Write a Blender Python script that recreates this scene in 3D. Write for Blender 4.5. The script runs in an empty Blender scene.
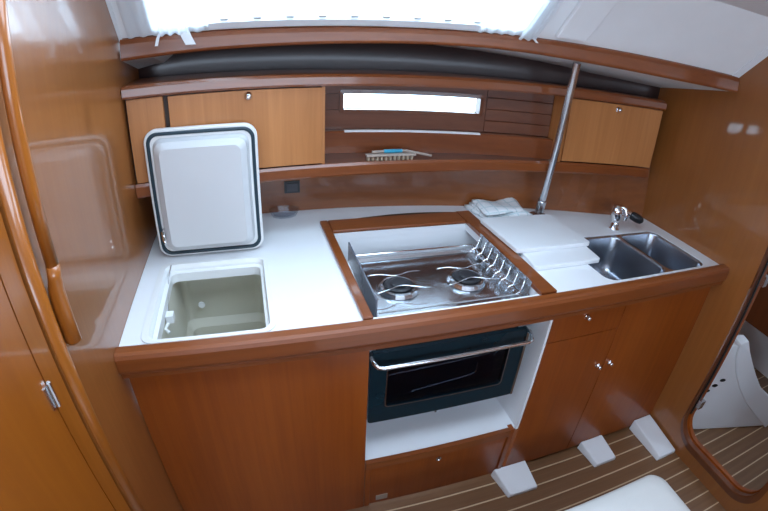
import bpy, bmesh, math, random
from mathutils import Vector, Matrix
random.seed(4)
SC = bpy.context.scene
COL = SC.collection

# ------------------------------------------------------------------ camera
CAM_POS = Vector((0.379, -0.907, 1.598))
YAW, PITCH, ROLL = 17.746, 28.048, 3.239
LENS_F, LENS_K = 450.652, 0.463            # r = f * tan(k*theta) / k, in pixels of a 768 wide frame
yw, pt, rl = (math.radians(a) for a in (YAW, PITCH, ROLL))
FW = Vector((math.sin(yw) * math.cos(pt), math.cos(yw) * math.cos(pt), -math.sin(pt)))
R0 = Vector((math.cos(yw), -math.sin(yw), 0.0))
U0 = R0.cross(FW)
RT = R0 * math.cos(rl) + U0 * math.sin(rl)
UP = -R0 * math.sin(rl) + U0 * math.cos(rl)
cam_data = bpy.data.cameras.new('camera')
cam = bpy.data.objects.new('camera', cam_data)
COL.objects.link(cam)
M = Matrix.Identity(4)
for i in range(3):
    M[i][0], M[i][1], M[i][2], M[i][3] = RT[i], UP[i], -FW[i], CAM_POS[i]
cam.matrix_world = M
cam_data.type = 'PANO'
cam_data.sensor_width = 36.0
cam_data.sensor_fit = 'HORIZONTAL'
cam_data.clip_start = 0.02


def lens_poly():
    """theta = a1 r + a2 r^2 + a3 r^3 + a4 r^4 (r in mm on the sensor), least squares"""
    import numpy as np
    r = np.linspace(0.0, 480.0, 200)
    th = np.arctan(LENS_K * r / LENS_F) / LENS_K
    mm = r * 36.0 / 768.0
    A = np.stack([mm, mm**2, mm**3, mm**4], 1)
    return np.linalg.lstsq(A, th, rcond=None)[0]


pc = lens_poly()
cy = cam_data
cy.panorama_type = 'FISHEYE_LENS_POLYNOMIAL'
cy.fisheye_fov = math.pi
cy.fisheye_polynomial_k0 = 0.0
cy.fisheye_polynomial_k1 = -float(pc[0])
cy.fisheye_polynomial_k2 = -float(pc[1])
cy.fisheye_polynomial_k3 = -float(pc[2])
cy.fisheye_polynomial_k4 = -float(pc[3])
SC.camera = cam

# ------------------------------------------------------------------ world, daylight openings, exposure
SKY = 8.0
world = bpy.data.worlds.new('overcast_sky')
SC.world = world
world.use_nodes = True
bgn = world.node_tree.nodes['Background']
bgn.inputs['Color'].default_value = (0.64, 0.80, 1.0, 1)
bgn.inputs['Strength'].default_value = SKY
SC.view_settings.view_transform = 'Standard'
SC.view_settings.look = 'None'
SC.view_settings.exposure = 0.30
SC.view_settings.gamma = 1.0
SC.view_settings.use_curve_mapping = False


def portal(name, centre, look, sx, sy):
    """a light portal: helps the renderer find the sky through an opening, gives no light itself"""
    d = bpy.data.lights.new(name, 'AREA')
    d.shape = 'RECTANGLE'
    d.size, d.size_y = sx, sy
    d.cycles.is_portal = True
    o = bpy.data.objects.new(name, d)
    COL.objects.link(o)
    o.location = centre
    o.rotation_euler = Vector(look).to_track_quat('-Z', 'Y').to_euler()
    return o


portal('added_hatch_daylight', (0.62, -0.34, 1.93), (0, 0, -1), 1.0, 0.6)  # unseen hatch added overhead, placed to light the worktop
portal('added_saloon_daylight', (0.65, -2.46, 1.57), (0, 1, 0), 2.1, 0.48)  # unseen opening added, sized to brighten lockers and cabin side
portal('added_companionway_daylight', (-0.70, -1.7, 1.45), (1, 0, 0), 0.7, 0.6)  # unseen opening added to let sky light in from the left
portal('daylight_galley_window', (0.67, 0.40, 1.84), (0, -0.7, -0.7), 1.3, 0.44)
portal('daylight_hull_window', (0.99, 0.86, 1.333), (0, -1, 0), 0.56, 0.075)
portal('daylight_head_hatch', (2.75, -0.45, 1.92), (0, 0, -1), 0.45, 0.45)

# ------------------------------------------------------------------ materials
MATS = {}


def nodes_of(name):
    m = bpy.data.materials.new(name)
    m.use_nodes = True
    nt = m.node_tree
    return m, nt, nt.nodes['Principled BSDF']


def setp(b, rough=0.5, metal=0.0, coat=0.0, coat_rough=0.05, ior=1.5):
    b.inputs['Roughness'].default_value = rough
    b.inputs['Metallic'].default_value = metal
    b.inputs['Coat Weight'].default_value = coat
    b.inputs['Coat Roughness'].default_value = coat_rough
    b.inputs['IOR'].default_value = ior


def wood(name, dark, light, axis='z', rough=0.35, coat=0.5, coat_rough=0.08, scale=1.0, contrast=1.0):
    m, nt, b = nodes_of(name)
    setp(b, rough, 0, coat, coat_rough)
    tc = nt.nodes.new('ShaderNodeTexCoord')
    mp = nt.nodes.new('ShaderNodeMapping')
    across, along = 46.0 * scale, 1.6 * scale
    s = [across, across, across]
    s['xyz'.index(axis)] = along
    mp.inputs['Scale'].default_value = s
    nt.links.new(tc.outputs['Object'], mp.inputs['Vector'])
    n1 = nt.nodes.new('ShaderNodeTexNoise')
    n1.inputs['Scale'].default_value = 1.0
    n1.inputs['Detail'].default_value = 5.0
    n1.inputs['Roughness'].default_value = 0.62
    n1.inputs['Distortion'].default_value = 0.4
    nt.links.new(mp.outputs['Vector'], n1.inputs['Vector'])
    mp2 = nt.nodes.new('ShaderNodeMapping')
    s2 = [5.0 * scale] * 3
    s2['xyz'.index(axis)] = 0.7 * scale
    mp2.inputs['Scale'].default_value = s2
    nt.links.new(tc.outputs['Object'], mp2.inputs['Vector'])
    n2 = nt.nodes.new('ShaderNodeTexNoise')
    n2.inputs['Scale'].default_value = 1.0
    n2.inputs['Detail'].default_value = 2.0
    nt.links.new(mp2.outputs['Vector'], n2.inputs['Vector'])
    mx = nt.nodes.new('ShaderNodeMath')
    mx.operation = 'ADD'
    nt.links.new(n1.outputs['Fac'], mx.inputs[0])
    nt.links.new(n2.outputs['Fac'], mx.inputs[1])
    rmp = nt.nodes.new('ShaderNodeMapRange')
    rmp.inputs['From Min'].default_value = 1.0 - 0.34 / contrast
    rmp.inputs['From Max'].default_value = 1.0 + 0.34 / contrast
    nt.links.new(mx.outputs[0], rmp.inputs['Value'])
    cr = nt.nodes.new('ShaderNodeMix')
    cr.data_type = 'RGBA'
    cr.inputs['A'].default_value = (*dark, 1)
    cr.inputs['B'].default_value = (*light, 1)
    nt.links.new(rmp.outputs['Result'], cr.inputs['Factor'])
    nt.links.new(cr.outputs['Result'], b.inputs['Base Color'])
    MATS[name] = m
    return m


def plain(name, col, rough=0.5, metal=0.0, coat=0.0, noise=0.0, nscale=20.0, bump=0.0, bscale=200.0, spec=0.5):
    m, nt, b = nodes_of(name)
    setp(b, rough, metal, coat)
    b.inputs['Specular IOR Level'].default_value = spec
    tc = nt.nodes.new('ShaderNodeTexCoord')
    n = nt.nodes.new('ShaderNodeTexNoise')
    n.inputs['Scale'].default_value = nscale
    n.inputs['Detail'].default_value = 3.0
    nt.links.new(tc.outputs['Object'], n.inputs['Vector'])
    mx = nt.nodes.new('ShaderNodeMix')
    mx.data_type = 'RGBA'
    mx.inputs['A'].default_value = (*[c * (1 - noise) for c in col], 1)
    mx.inputs['B'].default_value = (*[min(1.0, c * (1 + noise)) for c in col], 1)
    nt.links.new(n.outputs['Fac'], mx.inputs['Factor'])
    nt.links.new(mx.outputs['Result'], b.inputs['Base Color'])
    if bump > 0:
        nb = nt.nodes.new('ShaderNodeTexNoise')
        nb.inputs['Scale'].default_value = bscale
        nt.links.new(tc.outputs['Object'], nb.inputs['Vector'])
        bp = nt.nodes.new('ShaderNodeBump')
        bp.inputs['Strength'].default_value = bump
        bp.inputs['Distance'].default_value = 0.002
        nt.links.new(nb.outputs['Fac'], bp.inputs['Height'])
        nt.links.new(bp.outputs['Normal'], b.inputs['Normal'])
    MATS[name] = m
    return m


def glass(name, col=(1, 1, 1), rough=0.03, edge=0.9, ior=1.45, thin=True):
    m, nt, b = nodes_of(name)
    out = nt.nodes['Material Output']
    if thin:
        tr = nt.nodes.new('ShaderNodeBsdfTransparent')
        tr.inputs['Color'].default_value = (*col, 1)
        gl = nt.nodes.new('ShaderNodeBsdfGlossy')
        gl.inputs['Roughness'].default_value = rough
        lw = nt.nodes.new('ShaderNodeLayerWeight')
        lw.inputs['Blend'].default_value = 0.5
        pw = nt.nodes.new('ShaderNodeMath')
        pw.operation = 'POWER'
        pw.inputs[1].default_value = 4.0
        nt.links.new(lw.outputs['Facing'], pw.inputs[0])
        fr = nt.nodes.new('ShaderNodeMapRange')
        fr.inputs['To Min'].default_value = ((ior - 1) / (ior + 1)) ** 2
        fr.inputs['To Max'].default_value = edge
        nt.links.new(pw.outputs[0], fr.inputs['Value'])
        mx = nt.nodes.new('ShaderNodeMixShader')
        nt.links.new(fr.outputs[0], mx.inputs[0])
        nt.links.new(tr.outputs[0], mx.inputs[1])
        nt.links.new(gl.outputs[0], mx.inputs[2])
        nt.links.new(mx.outputs[0], out.inputs['Surface'])
    else:
        b.inputs['Base Color'].default_value = (*col, 1)
        b.inputs['Transmission Weight'].default_value = 1.0
        b.inputs['Roughness'].default_value = rough
        b.inputs['IOR'].default_value = ior
    MATS[name] = m
    return m


# panels (vertical grain), rails (horizontal grain), bulkheads
wood('panel_wood', (0.2, 0.038, 0.0025), (0.305, 0.07, 0.0055), 'z', 0.42, 0.30, 0.10)
wood('locker_wood', (0.37, 0.135, 0.036), (0.54, 0.22, 0.07), 'z', 0.40, 0.35, 0.12)
wood('bulkhead_wood', (0.215, 0.067, 0.0130), (0.300, 0.103, 0.0230), 'z', 0.35, 0.75, 0.06, 0.8, 0.8)
wood('rail_wood', (0.16, 0.038, 0.0075), (0.25, 0.067, 0.014), 'x', 0.35, 0.45, 0.10)
wood('splash_wood', (0.165, 0.045, 0.009), (0.245, 0.075, 0.016), 'x', 0.38, 0.5, 0.10)
wood('niche_wood', (0.115, 0.034, 0.013), (0.185, 0.058, 0.022), 'x', 0.38, 0.45, 0.10)
wood('dark_wood', (0.030, 0.017, 0.016), (0.050, 0.026, 0.024), 'x', 0.40, 0.25, 0.15)
wood('door_wood', (0.25, 0.064, 0.0045), (0.34, 0.098, 0.0085), 'z', 0.35, 0.55, 0.08, 0.8, 0.8)
wood('post_wood', (0.24, 0.066, 0.006), (0.35, 0.105, 0.012), 'z', 0.30, 0.6, 0.06)
wood('frame_wood', (0.095, 0.024, 0.006), (0.155, 0.042, 0.01), 'z', 0.33, 0.5, 0.08)
wood('teak_plank', (0.115, 0.050, 0.019), (0.200, 0.095, 0.040), 'x', 0.45, 0.15, 0.2)
wood('holly_strip', (0.46, 0.32, 0.19), (0.60, 0.43, 0.27), 'x', 0.45, 0.15, 0.2)
plain('laminate', (0.80, 0.82, 0.84), 0.32, noise=0.015, nscale=6)
plain('white_gelcoat', (0.82, 0.84, 0.86), 0.28, noise=0.02, nscale=5)
plain('icebox_plastic', (0.78, 0.79, 0.78), 0.35, noise=0.02, nscale=5)
plain('icebox_inside', (0.62, 0.60, 0.50), 0.40, noise=0.06, nscale=5)
plain('lid_plastic', (0.60, 0.61, 0.62), 0.35, noise=0.02, nscale=8)
plain('gasket', (0.012, 0.035, 0.05), 0.45, noise=0.1)
plain('headliner', (0.88, 0.89, 0.90), 0.75, noise=0.03, nscale=12, bump=0.15, bscale=400)
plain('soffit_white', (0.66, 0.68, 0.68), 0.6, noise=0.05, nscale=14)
plain('black_vinyl', (0.045, 0.042, 0.052), 0.38, noise=0.15, nscale=8)
plain('black_plastic', (0.015, 0.016, 0.018), 0.4, noise=0.1)
plain('black_iron', (0.02, 0.02, 0.024), 0.45, noise=0.2, nscale=60)
plain('oven_enamel', (0.006, 0.022, 0.032), 0.18, noise=0.1)
plain('oven_inside', (0.010, 0.012, 0.018), 0.4, noise=0.2)
plain('chrome', (0.85, 0.86, 0.88), 0.10, 1.0, noise=0.02)
plain('steel', (0.62, 0.64, 0.67), 0.22, 1.0, noise=0.05, nscale=30)
plain('brushed_steel', (0.42, 0.45, 0.50), 0.27, 1.0, noise=0.06, nscale=30)
plain('pole_steel', (0.70, 0.72, 0.76), 0.25, 1.0, noise=0.04)
plain('smoked_plate', (0.12, 0.13, 0.16), 0.2, noise=0.05)
plain('cushion_fabric', (0.64, 0.63, 0.60), 0.85, noise=0.03, nscale=9, bump=0.4, bscale=60)
plain('towel_cloth', (0.84, 0.88, 0.90), 0.9, noise=0.03, bump=0.5, bscale=350)
plain('towel_stripe', (0.50, 0.66, 0.72), 0.9, noise=0.05)
plain('white_webbing', (0.85, 0.87, 0.88), 0.8, noise=0.03)
plain('sticker', (0.42, 0.36, 0.30), 0.5, noise=0.1, nscale=60)
plain('bristle', (0.40, 0.31, 0.22), 0.8, noise=0.3, nscale=90)
plain('blue_plastic', (0.03, 0.32, 0.48), 0.4, noise=0.1)
plain('cream_plastic', (0.36, 0.29, 0.24), 0.5, noise=0.1)
plain('cupboard_dark', (0.05, 0.030, 0.022), 0.6, noise=0.1)
plain('outside_white', (0.8, 0.82, 0.84), 0.6, noise=0.03)
glass('window_glass', (0.92, 0.97, 0.98))
glass('dish_glass', (0.88, 0.90, 0.93), rough=0.12, edge=0.55, ior=1.45)
glass('oven_glass', (0.55, 0.60, 0.66), ior=1.4)


def curtain_material():
    m, nt, b = nodes_of('sheer_curtain')
    out = nt.nodes['Material Output']
    df = nt.nodes.new('ShaderNodeBsdfDiffuse')
    df.inputs['Color'].default_value = (0.86, 0.88, 0.90, 1)
    tl = nt.nodes.new('ShaderNodeBsdfTranslucent')
    tl.inputs['Color'].default_value = (0.88, 0.90, 0.92, 1)
    tc = nt.nodes.new('ShaderNodeTexCoord')
    wv = nt.nodes.new('ShaderNodeTexNoise')
    wv.inputs['Scale'].default_value = 300.0
    nt.links.new(tc.outputs['Object'], wv.inputs['Vector'])
    mr = nt.nodes.new('ShaderNodeMapRange')
    mr.inputs['To Min'].default_value = 0.50
    mr.inputs['To Max'].default_value = 0.62
    nt.links.new(wv.outputs['Fac'], mr.inputs['Value'])
    mx = nt.nodes.new('ShaderNodeMixShader')
    nt.links.new(mr.outputs['Result'], mx.inputs[0])
    nt.links.new(df.outputs[0], mx.inputs[1])
    nt.links.new(tl.outputs[0], mx.inputs[2])
    tr = nt.nodes.new('ShaderNodeBsdfTransparent')
    m2 = nt.nodes.new('ShaderNodeMixShader')
    m2.inputs[0].default_value = 0.15
    nt.links.new(mx.outputs[0], m2.inputs[1])
    nt.links.new(tr.outputs[0], m2.inputs[2])
    nt.links.new(m2.outputs[0], out.inputs['Surface'])
    MATS['sheer_curtain'] = m


curtain_material()

# ------------------------------------------------------------------ object helpers


def tag(o, label=None, cat=None, group=None, kind=None):
    if label:
        o['label'] = label
    if cat:
        o['category'] = cat
    if group:
        o['group'] = group
    if kind:
        o['kind'] = kind
    return o


def link(name, me, mat, parent=None, label=None, cat=None, group=None, kind=None, smooth=False):
    o = bpy.data.objects.new(name, me)
    COL.objects.link(o)
    if mat:
        me.materials.append(MATS[mat])
    if parent is not None:
        o.parent = parent
        o.matrix_parent_inverse = parent.matrix_world.inverted()
    if smooth:
        for p in me.polygons:
            p.use_smooth = True
    return tag(o, label, cat, group, kind)


def obj(name, bm, mat, parent=None, label=None, cat=None, group=None, kind=None, smooth=False, recalc=True):
    if recalc:
        bmesh.ops.recalc_face_normals(bm, faces=bm.faces[:])
    me = bpy.data.meshes.new(name)
    bm.to_mesh(me)
    bm.free()
    return link(name, me, mat, parent, label, cat, group, kind, smooth)


def thing(name, label, cat, loc=(0, 0, 0), group=None, kind=None):
    o = bpy.data.objects.new(name, None)
    COL.objects.link(o)
    o.location = loc
    o.matrix_world = Matrix.Translation(loc)
    o.empty_display_size = 0.05
    return tag(o, label, cat, group, kind)


def bevel(bm, w, seg=2, angle=0.5):
    es = [e for e in bm.edges if len(e.link_faces) == 2 and e.calc_face_angle(0) > angle]
    bmesh.ops.bevel(bm, geom=es, offset=w, segments=seg, profile=0.5, affect='EDGES', clamp_overlap=True)
    return bm


def box(x0, x1, y0, y1, z0, z1, bv=0.0, seg=2, bm=None):
    b = bmesh.new()
    vs = [b.verts.new((x, y, z)) for z in (z0, z1) for y in (y0, y1) for x in (x0, x1)]
    for f in ((0, 2, 3, 1), (4, 5, 7, 6), (0, 1, 5, 4), (2, 6, 7, 3), (0, 4, 6, 2), (1, 3, 7, 5)):
        b.faces.new([vs[i] for i in f])
    if bv:
        bevel(b, bv, seg)
    return merge(bm, b) if bm is not None else b


def merge(bm, other):
    me = bpy.data.meshes.new('tmp')
    other.to_mesh(me)
    other.free()
    bm.from_mesh(me)
    bpy.data.meshes.remove(me)
    return bm


def grid_solid(sections, bv=0.0, seg=2, closed=True, bm=None):
    """loft: a list of closed loops (same count), capped at both ends"""
    b = bmesh.new()
    loops = [[b.verts.new(p) for p in s] for s in sections]
    n = len(loops[0])
    for a, c in zip(loops[:-1], loops[1:]):
        for i in range(n):
            j = (i + 1) % n
            b.faces.new((a[i], a[j], c[j], c[i]))
    if closed:
        b.faces.new(loops[0][::-1])
        b.faces.new(loops[-1])
    if bv:
        bmesh.ops.recalc_face_normals(b, faces=b.faces[:])
        bevel(b, bv, seg)
    return merge(bm, b) if bm is not None else b


def strip(x0, x1, n, section, bv=0.0, bm=None):
    """sweep along x: section(x) -> closed loop of (y, z)"""
    secs = []
    for i in range(n + 1):
        x = x0 + (x1 - x0) * i / n
        secs.append([(x, y, z) for y, z in section(x)])
    return grid_solid(secs, bv, bm=bm)


def tube(path, r, n=10, bm=None, radii=None):
    pts = [Vector(p) for p in path]
    secs = []
    ref = None
    for i, p in enumerate(pts):
        t = (pts[min(i + 1, len(pts) - 1)] - pts[max(i - 1, 0)]).normalized()
        if ref is None:
            ref = t.orthogonal().normalized()
        ref = (ref - t * ref.dot(t)).normalized()
        bi = t.cross(ref)
        rr = radii[i] if radii else r
        secs.append([p + (ref * math.cos(2 * math.pi * k / n) + bi * math.sin(2 * math.pi * k / n)) * rr for k in range(n)])
    return grid_solid(secs, bm=bm)


def lathe(profile, centre=(0, 0, 0), axis='z', n=20, bm=None):
    """profile of (r, h) from one end to the other"""
    c = Vector(centre)
    secs = []
    for r, h in profile:
        loop = []
        for k in range(n):
            a = 2 * math.pi * k / n
            u, v = r * math.cos(a), r * math.sin(a)
            d = {'z': (u, v, h), 'y': (u, -h, v), 'x': (h, u, v)}[axis]
            loop.append(c + Vector(d))
        secs.append(loop)
    return grid_solid(secs, bm=bm)


def rrect(x0, x1, y0, y1, r, n=6):
    pts = []
    for cx, cy_, a0 in ((x1 - r, y1 - r, 0), (x0 + r, y1 - r, 90), (x0 + r, y0 + r, 180), (x1 - r, y0 + r, 270)):
        for k in range(n + 1):
            a = math.radians(a0 + 90 * k / n)
            pts.append((cx + r * math.cos(a), cy_ + r * math.sin(a)))
    return pts


def holed_plate(outer, holes, to3d, thick):
    """flat plate with holes; to3d maps (u, v) to 3D; thick is the extrusion vector"""
    b = bmesh.new()
    edges = []
    for loop in [outer] + holes:
        vs = [b.verts.new(to3d(u, v)) for u, v in loop]
        for i in range(len(vs)):
            edges.append(b.edges.new((vs[i], vs[(i + 1) % len(vs)])))
    bmesh.ops.triangle_fill(b, use_beauty=True, edges=edges)
    r = bmesh.ops.extrude_face_region(b, geom=b.faces[:])
    vs = [g for g in r['geom'] if isinstance(g, bmesh.types.BMVert)]
    bmesh.ops.translate(b, vec=thick, verts=vs)
    return b


def ring(loop_a, loop_b, bm=None, cap=False):
    """faces between two equal loops of 3D points"""
    b = bmesh.new()
    A = [b.verts.new(p) for p in loop_a]
    B = [b.verts.new(p) for p in loop_b]
    for i in range(len(A)):
        j = (i + 1) % len(A)
        b.faces.new((A[i], A[j], B[j], B[i]))
    if cap:
        b.faces.new(B)
    return merge(bm, b) if bm is not None else b


def frame_ring(loops, bm=None):
    """closed ring body: consecutive loops joined, the last joined to the first"""
    b = bmesh.new()
    L = [[b.verts.new(p) for p in l] for l in loops]
    n = len(L[0])
    for a in range(len(L)):
        A, B = L[a], L[(a + 1) % len(L)]
        for i in range(n):
            j = (i + 1) % n
            b.faces.new((A[i], A[j], B[j], B[i]))
    return merge(bm, b) if bm is not None else b


def lerp(t, x):
    for (x0, y0), (x1, y1) in zip(t[:-1], t[1:]):
        if x <= x1:
            return y0 + (y1 - y0) * (x - x0) / (x1 - x0)
    return t[-1][1]


# ------------------------------------------------------------------ plan of the galley (metres)
L = 2.10                                   # bulkhead to bulkhead
ZC = 0.90                                  # worktop height


def hull(x):                               # hull lining behind the worktop
    e = min(1.0, max(0.0, (x - 1.75) / 0.35))
    return 0.775 - 0.14 * (x - 0.58) ** 2 + 0.028 * e * e


def flare(x, z):                           # towards the right bulkhead the hull opens outwards with height
    e = min(1.0, max(0.0, (x - 1.45) / 0.6))
    return 0.14 * (z - ZC) * e * e * (3 - 2 * e)


def front(x):                              # fronts of the upper lockers
    return 0.575 - 0.10 * (x - 0.93) ** 2


def beam_y(x):                             # deck edge beam
    return 0.510 - 0.107 * (x - 0.30) ** 2


BEAM_B = [(-0.1, 1.523), (0, 1.526), (0.24, 1.539), (0.53, 1.549), (0.84, 1.561), (1.09, 1.568), (1.26, 1.567), (1.52, 1.560), (1.8, 1.557), (2.2, 1.562)]
BEAM_T = [(-0.1, 1.590), (0, 1.592), (0.6, 1.606), (1.26, 1.622), (2.2, 1.623)]
SOFFIT_B = [(-0.1, 1.455), (0.07, 1.462), (0.17, 1.548), (0.7, 1.562), (1.0, 1.555), (1.25, 1.538), (1.5, 1.522), (1.75, 1.502), (2.2, 1.492)]   # hull edge of the deck underside
CEIL = 1.84

# ------------------------------------------------------------------ the setting: floor
fl = obj('floor', box(-0.9, 3.3, -2.5, 0.72, -0.03, -0.004), 'cupboard_dark', kind='structure')
PITCH_P, STRIP = 0.070, 0.006
k = 0
plank_me = strip_me = None
for i in range(-3, 36):
    y1 = 0.029 - PITCH_P * i - STRIP / 2 - 0.0
    y0 = y1 - PITCH_P + STRIP
    if plank_me is None:
        o = obj('plank', box(-0.9, 3.3, -(PITCH_P - STRIP), 0, -0.006, 0.0), 'teak_plank', fl)
        plank_me = o.data
    else:
        o = link('plank', plank_me, None, fl)
    o.location = (0, y1, 0)
    if strip_me is None:
        s = obj('inlay_strip', box(-0.9, 3.3, -STRIP, 0, -0.006, 0.0004), 'holly_strip', fl)
        strip_me = s.data
    else:
        s = link('inlay_strip', strip_me, None, fl)
    s.location = (0, y0, 0)

# ------------------------------------------------------------------ left bulkhead with post, grab rail and door
wl = obj('wall_left', box(-0.035, 0.0, -0.2815, 0.95, 0.0, CEIL + 0.05), 'bulkhead_wood', kind='structure')
obj('groove', box(-0.035, -0.016, -0.2885, -0.282, 0.0, CEIL + 0.05), 'cupboard_dark', wl)
obj('door_jamb', box(-0.035, -0.001, -0.341, -0.289, 0.0, CEIL + 0.05), 'post_wood', wl)


def half_round(y, z0, z1, rx, ry, n=10):
    secs = []
    for z in (z0, z1):
        secs.append([(-0.001 + rx * math.sin(math.pi * k / n), y + ry * math.cos(math.pi * k / n), z) for k in range(n + 1)])
    return grid_solid(secs)


obj('trim_1', half_round(-0.262, 0.001, CEIL, 0.015, 0.0192), 'post_wood', kind='structure', smooth=True)
dl = obj('door_1', box(-0.030, -0.001, -0.98, -0.345, 0.03, CEIL - 0.05, 0.002), 'door_wood', kind='structure')
for z in (1.08, 0.35):
    h = obj('hinge', tube([(0.003, -0.343, z - 0.026), (0.003, -0.343, z + 0.026)], 0.005, 10), 'steel', dl, 'polished steel hinge barrel')
    obj('hinge_leaf', box(-0.001, 0.0015, -0.358, -0.343, z - 0.024, z + 0.024), 'steel', h)
obj('wall_left_aft', box(-0.035, 0.0, -1.10, -0.985, 0.0, CEIL + 0.05), 'bulkhead_wood', kind='structure')

# vertical grab rail on the bulkhead
gr = thing('grab_rail', 'varnished wooden vertical grab rail on the bulkhead beside the worktop', 'grab rail', (0.0, -0.2, 1.10))
GX, GY = 0.027, -0.231
rail_path = [(GX, GY, 1.235), (GX, GY, 1.26)] + [(GX, GY, 1.3 + 0.05 * i) for i in range(12)]


def oval_sections(pts):
    secs = []
    for x, y, z, rx, ry in pts:
        secs.append([(x + rx * math.cos(2 * math.pi * k / 14), y + ry * math.sin(2 * math.pi * k / 14), z) for k in range(14)])
    return secs


obj('bar', grid_solid(oval_sections([(GX, GY, z, 0.0115, 0.0125) for z in (1.258, 1.4, 1.6, 1.838)])), 'post_wood', gr, smooth=True)
obj('foot', grid_solid(oval_sections([(0.0165, GY, 1.100, 0.009, 0.008), (0.0180, GY, 1.106, 0.0165, 0.012), (0.0180, GY, 1.18, 0.0165, 0.0130),
                                       (0.0195, GY, 1.215, 0.0150, 0.0130), (0.0240, GY, 1.235, 0.0125, 0.0128), (GX, GY, 1.26, 0.0118, 0.0128)])), 'post_wood', gr, smooth=True)

# ------------------------------------------------------------------ right bulkhead with rounded doorway
DY0, DY1, DZ0, DZ1 = -0.640, -0.165, 0.100, 1.72
wr = obj('wall_right', holed_plate([(-2.5, 0.0), (0.95, 0.0), (0.95, CEIL + 0.05), (-2.5, CEIL + 0.05)],
                                   [rrect(DY0, DY1, DZ0, DZ1, 0.115, 10)],
                                   lambda u, v: (L, u, v), (0.024, 0, 0)), 'bulkhead_wood', kind='structure')


def yz(loop, x):
    return [(x, y, z) for y, z in loop]


a, b_ = rrect(DY0, DY1, DZ0, DZ1, 0.115, 10), rrect(DY0 - 0.020, DY1 + 0.008, DZ0 - 0.030, DZ1 + 0.02, 0.125, 10)
c_ = rrect(DY0 + 0.004, DY1 - 0.002, DZ0 + 0.006, DZ1 - 0.004, 0.112, 10)
df = obj('trim_2', frame_ring([yz(b_, L - 0.001), yz(a, L - 0.006), yz(c_, L - 0.003), yz(c_, L + 0.020), yz(a, L + 0.024), yz(a, L - 0.0005)]), 'frame_wood', kind='structure', smooth=False)
e_ = rrect(DY0 + 0.010, DY1 - 0.010, DZ0 + 0.012, DZ1 - 0.012, 0.104, 10)
obj('door_seal', box(L + 0.0205, L + 0.030, DY1 - 0.0095, DY1 - 0.0025, 0.215, 1.60), 'black_plastic', df, 'black door seal')
g_ = rrect(DY0 - 0.01, DY1 + 0.01, DZ0 - 0.01, DZ1 + 0.01, 0.125, 10)
obj('door_jamb', frame_ring([yz(e_, L + 0.0305), yz(e_, L + 0.052), yz(g_, L + 0.052), yz(g_, L + 0.0245), yz(a, L + 0.0245), yz(a, L + 0.0305)]), 'panel_wood', df)
for z in (0.93, 0.285):
    cb = obj('door_catch', box(L + 0.020, L + 0.050, DY1 - 0.030, DY1 - 0.0105, z - 0.022, z + 0.022, 0.003), 'steel', df, 'small polished metal door catch')

# ------------------------------------------------------------------ hull lining (back wall), deck edge beam, cabin side and ceiling
NIC0, NIC1 = 0.621, 1.476
wb = obj('wall_back', strip(0.0, L, 24, lambda x: [(hull(x), ZC - 0.25), (hull(x), ZC), (hull(x) + flare(x, 1.152), 1.152), (hull(x) + 0.03 + flare(x, 1.152), 1.152), (hull(x) + 0.03, ZC - 0.25)]), 'splash_wood', kind='structure')
for xa, xb in ((0.0, 0.6195), (1.5602, L)):
    obj('lining', strip(xa, xb, 8, lambda x: [(hull(x) + flare(x, 1.152), 1.1522), (hull(x) + flare(x, 1.419), 1.419), (hull(x) + 0.03 + flare(x, 1.419), 1.419), (hull(x) + 0.03 + flare(x, 1.152), 1.1522)]), 'splash_wood', wb)
# the lining above the lockers: black vinyl, then dark wood towards the right bulkhead
def liner(x):
    zt = lerp(SOFFIT_B, x) + 0.06
    f = flare(x, 1.45)
    return [(hull(x) + 0.012 + f, 1.42), (hull(x) + 0.006 + f, 1.45), (hull(x) + 0.004 + f, 1.485), (hull(x) + 0.012 + f, zt), (hull(x) + 0.045 + f, zt), (hull(x) + 0.045 + f, 1.42)]


obj('wall_upper', strip(0.0, L, 30, liner), 'dark_wood', kind='structure', smooth=True)
obj('ceiling_side_deck', strip(0.0, L, 24, lambda x: [(beam_y(x) + 0.012, lerp(BEAM_B, x) + 0.004), (hull(x) + 0.13, lerp(SOFFIT_B, x)),
                                                      (hull(x) + 0.13, lerp(SOFFIT_B, x) + 0.03), (beam_y(x) + 0.012, lerp(BEAM_B, x) + 0.03)]), 'soffit_white', kind='structure')


def beam_sec(x):
    y, zb, zt = beam_y(x), lerp(BEAM_B, x), lerp(BEAM_T, x)
    pts = [(y + 0.045, zb + 0.006), (y + 0.006, zb)]
    pts += [(y + 0.0015, zb + 0.003), (y, zb + 0.009), (y + 0.002, zt - 0.018), (y + 0.007, zt - 0.005), (y + 0.016, zt)]
    pts += [(y + 0.045, zt)]
    return pts


obj('trim_3', strip(0.004, L - 0.004, 32, beam_sec), 'rail_wood', kind='structure', smooth=False)

# slanting cabin side: from the beam up and inboard at 45 degrees; a long window sits in it
WX0, WX1, WS0, WS1 = 0.10, 1.235, 0.020, 0.275


def side_pt(x, s, n=0.0):                  # n is outboard along the normal
    return Vector((x, beam_y(x) + 0.020 - s + 0.707 * n, lerp(BEAM_T, x) - 0.002 + s + 0.707 * n))


def side_panel(x0, x1, s0, s1, n0, n1, nx, bm=None, ns=1):
    secs = []
    for i in range(nx + 1):
        x = x0 + (x1 - x0) * i / nx
        secs.append([side_pt(x, s0, n0), side_pt(x, s1, n0), side_pt(x, s1, n1), side_pt(x, s0, n1)])
    return grid_solid(secs, bm=bm)


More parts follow.
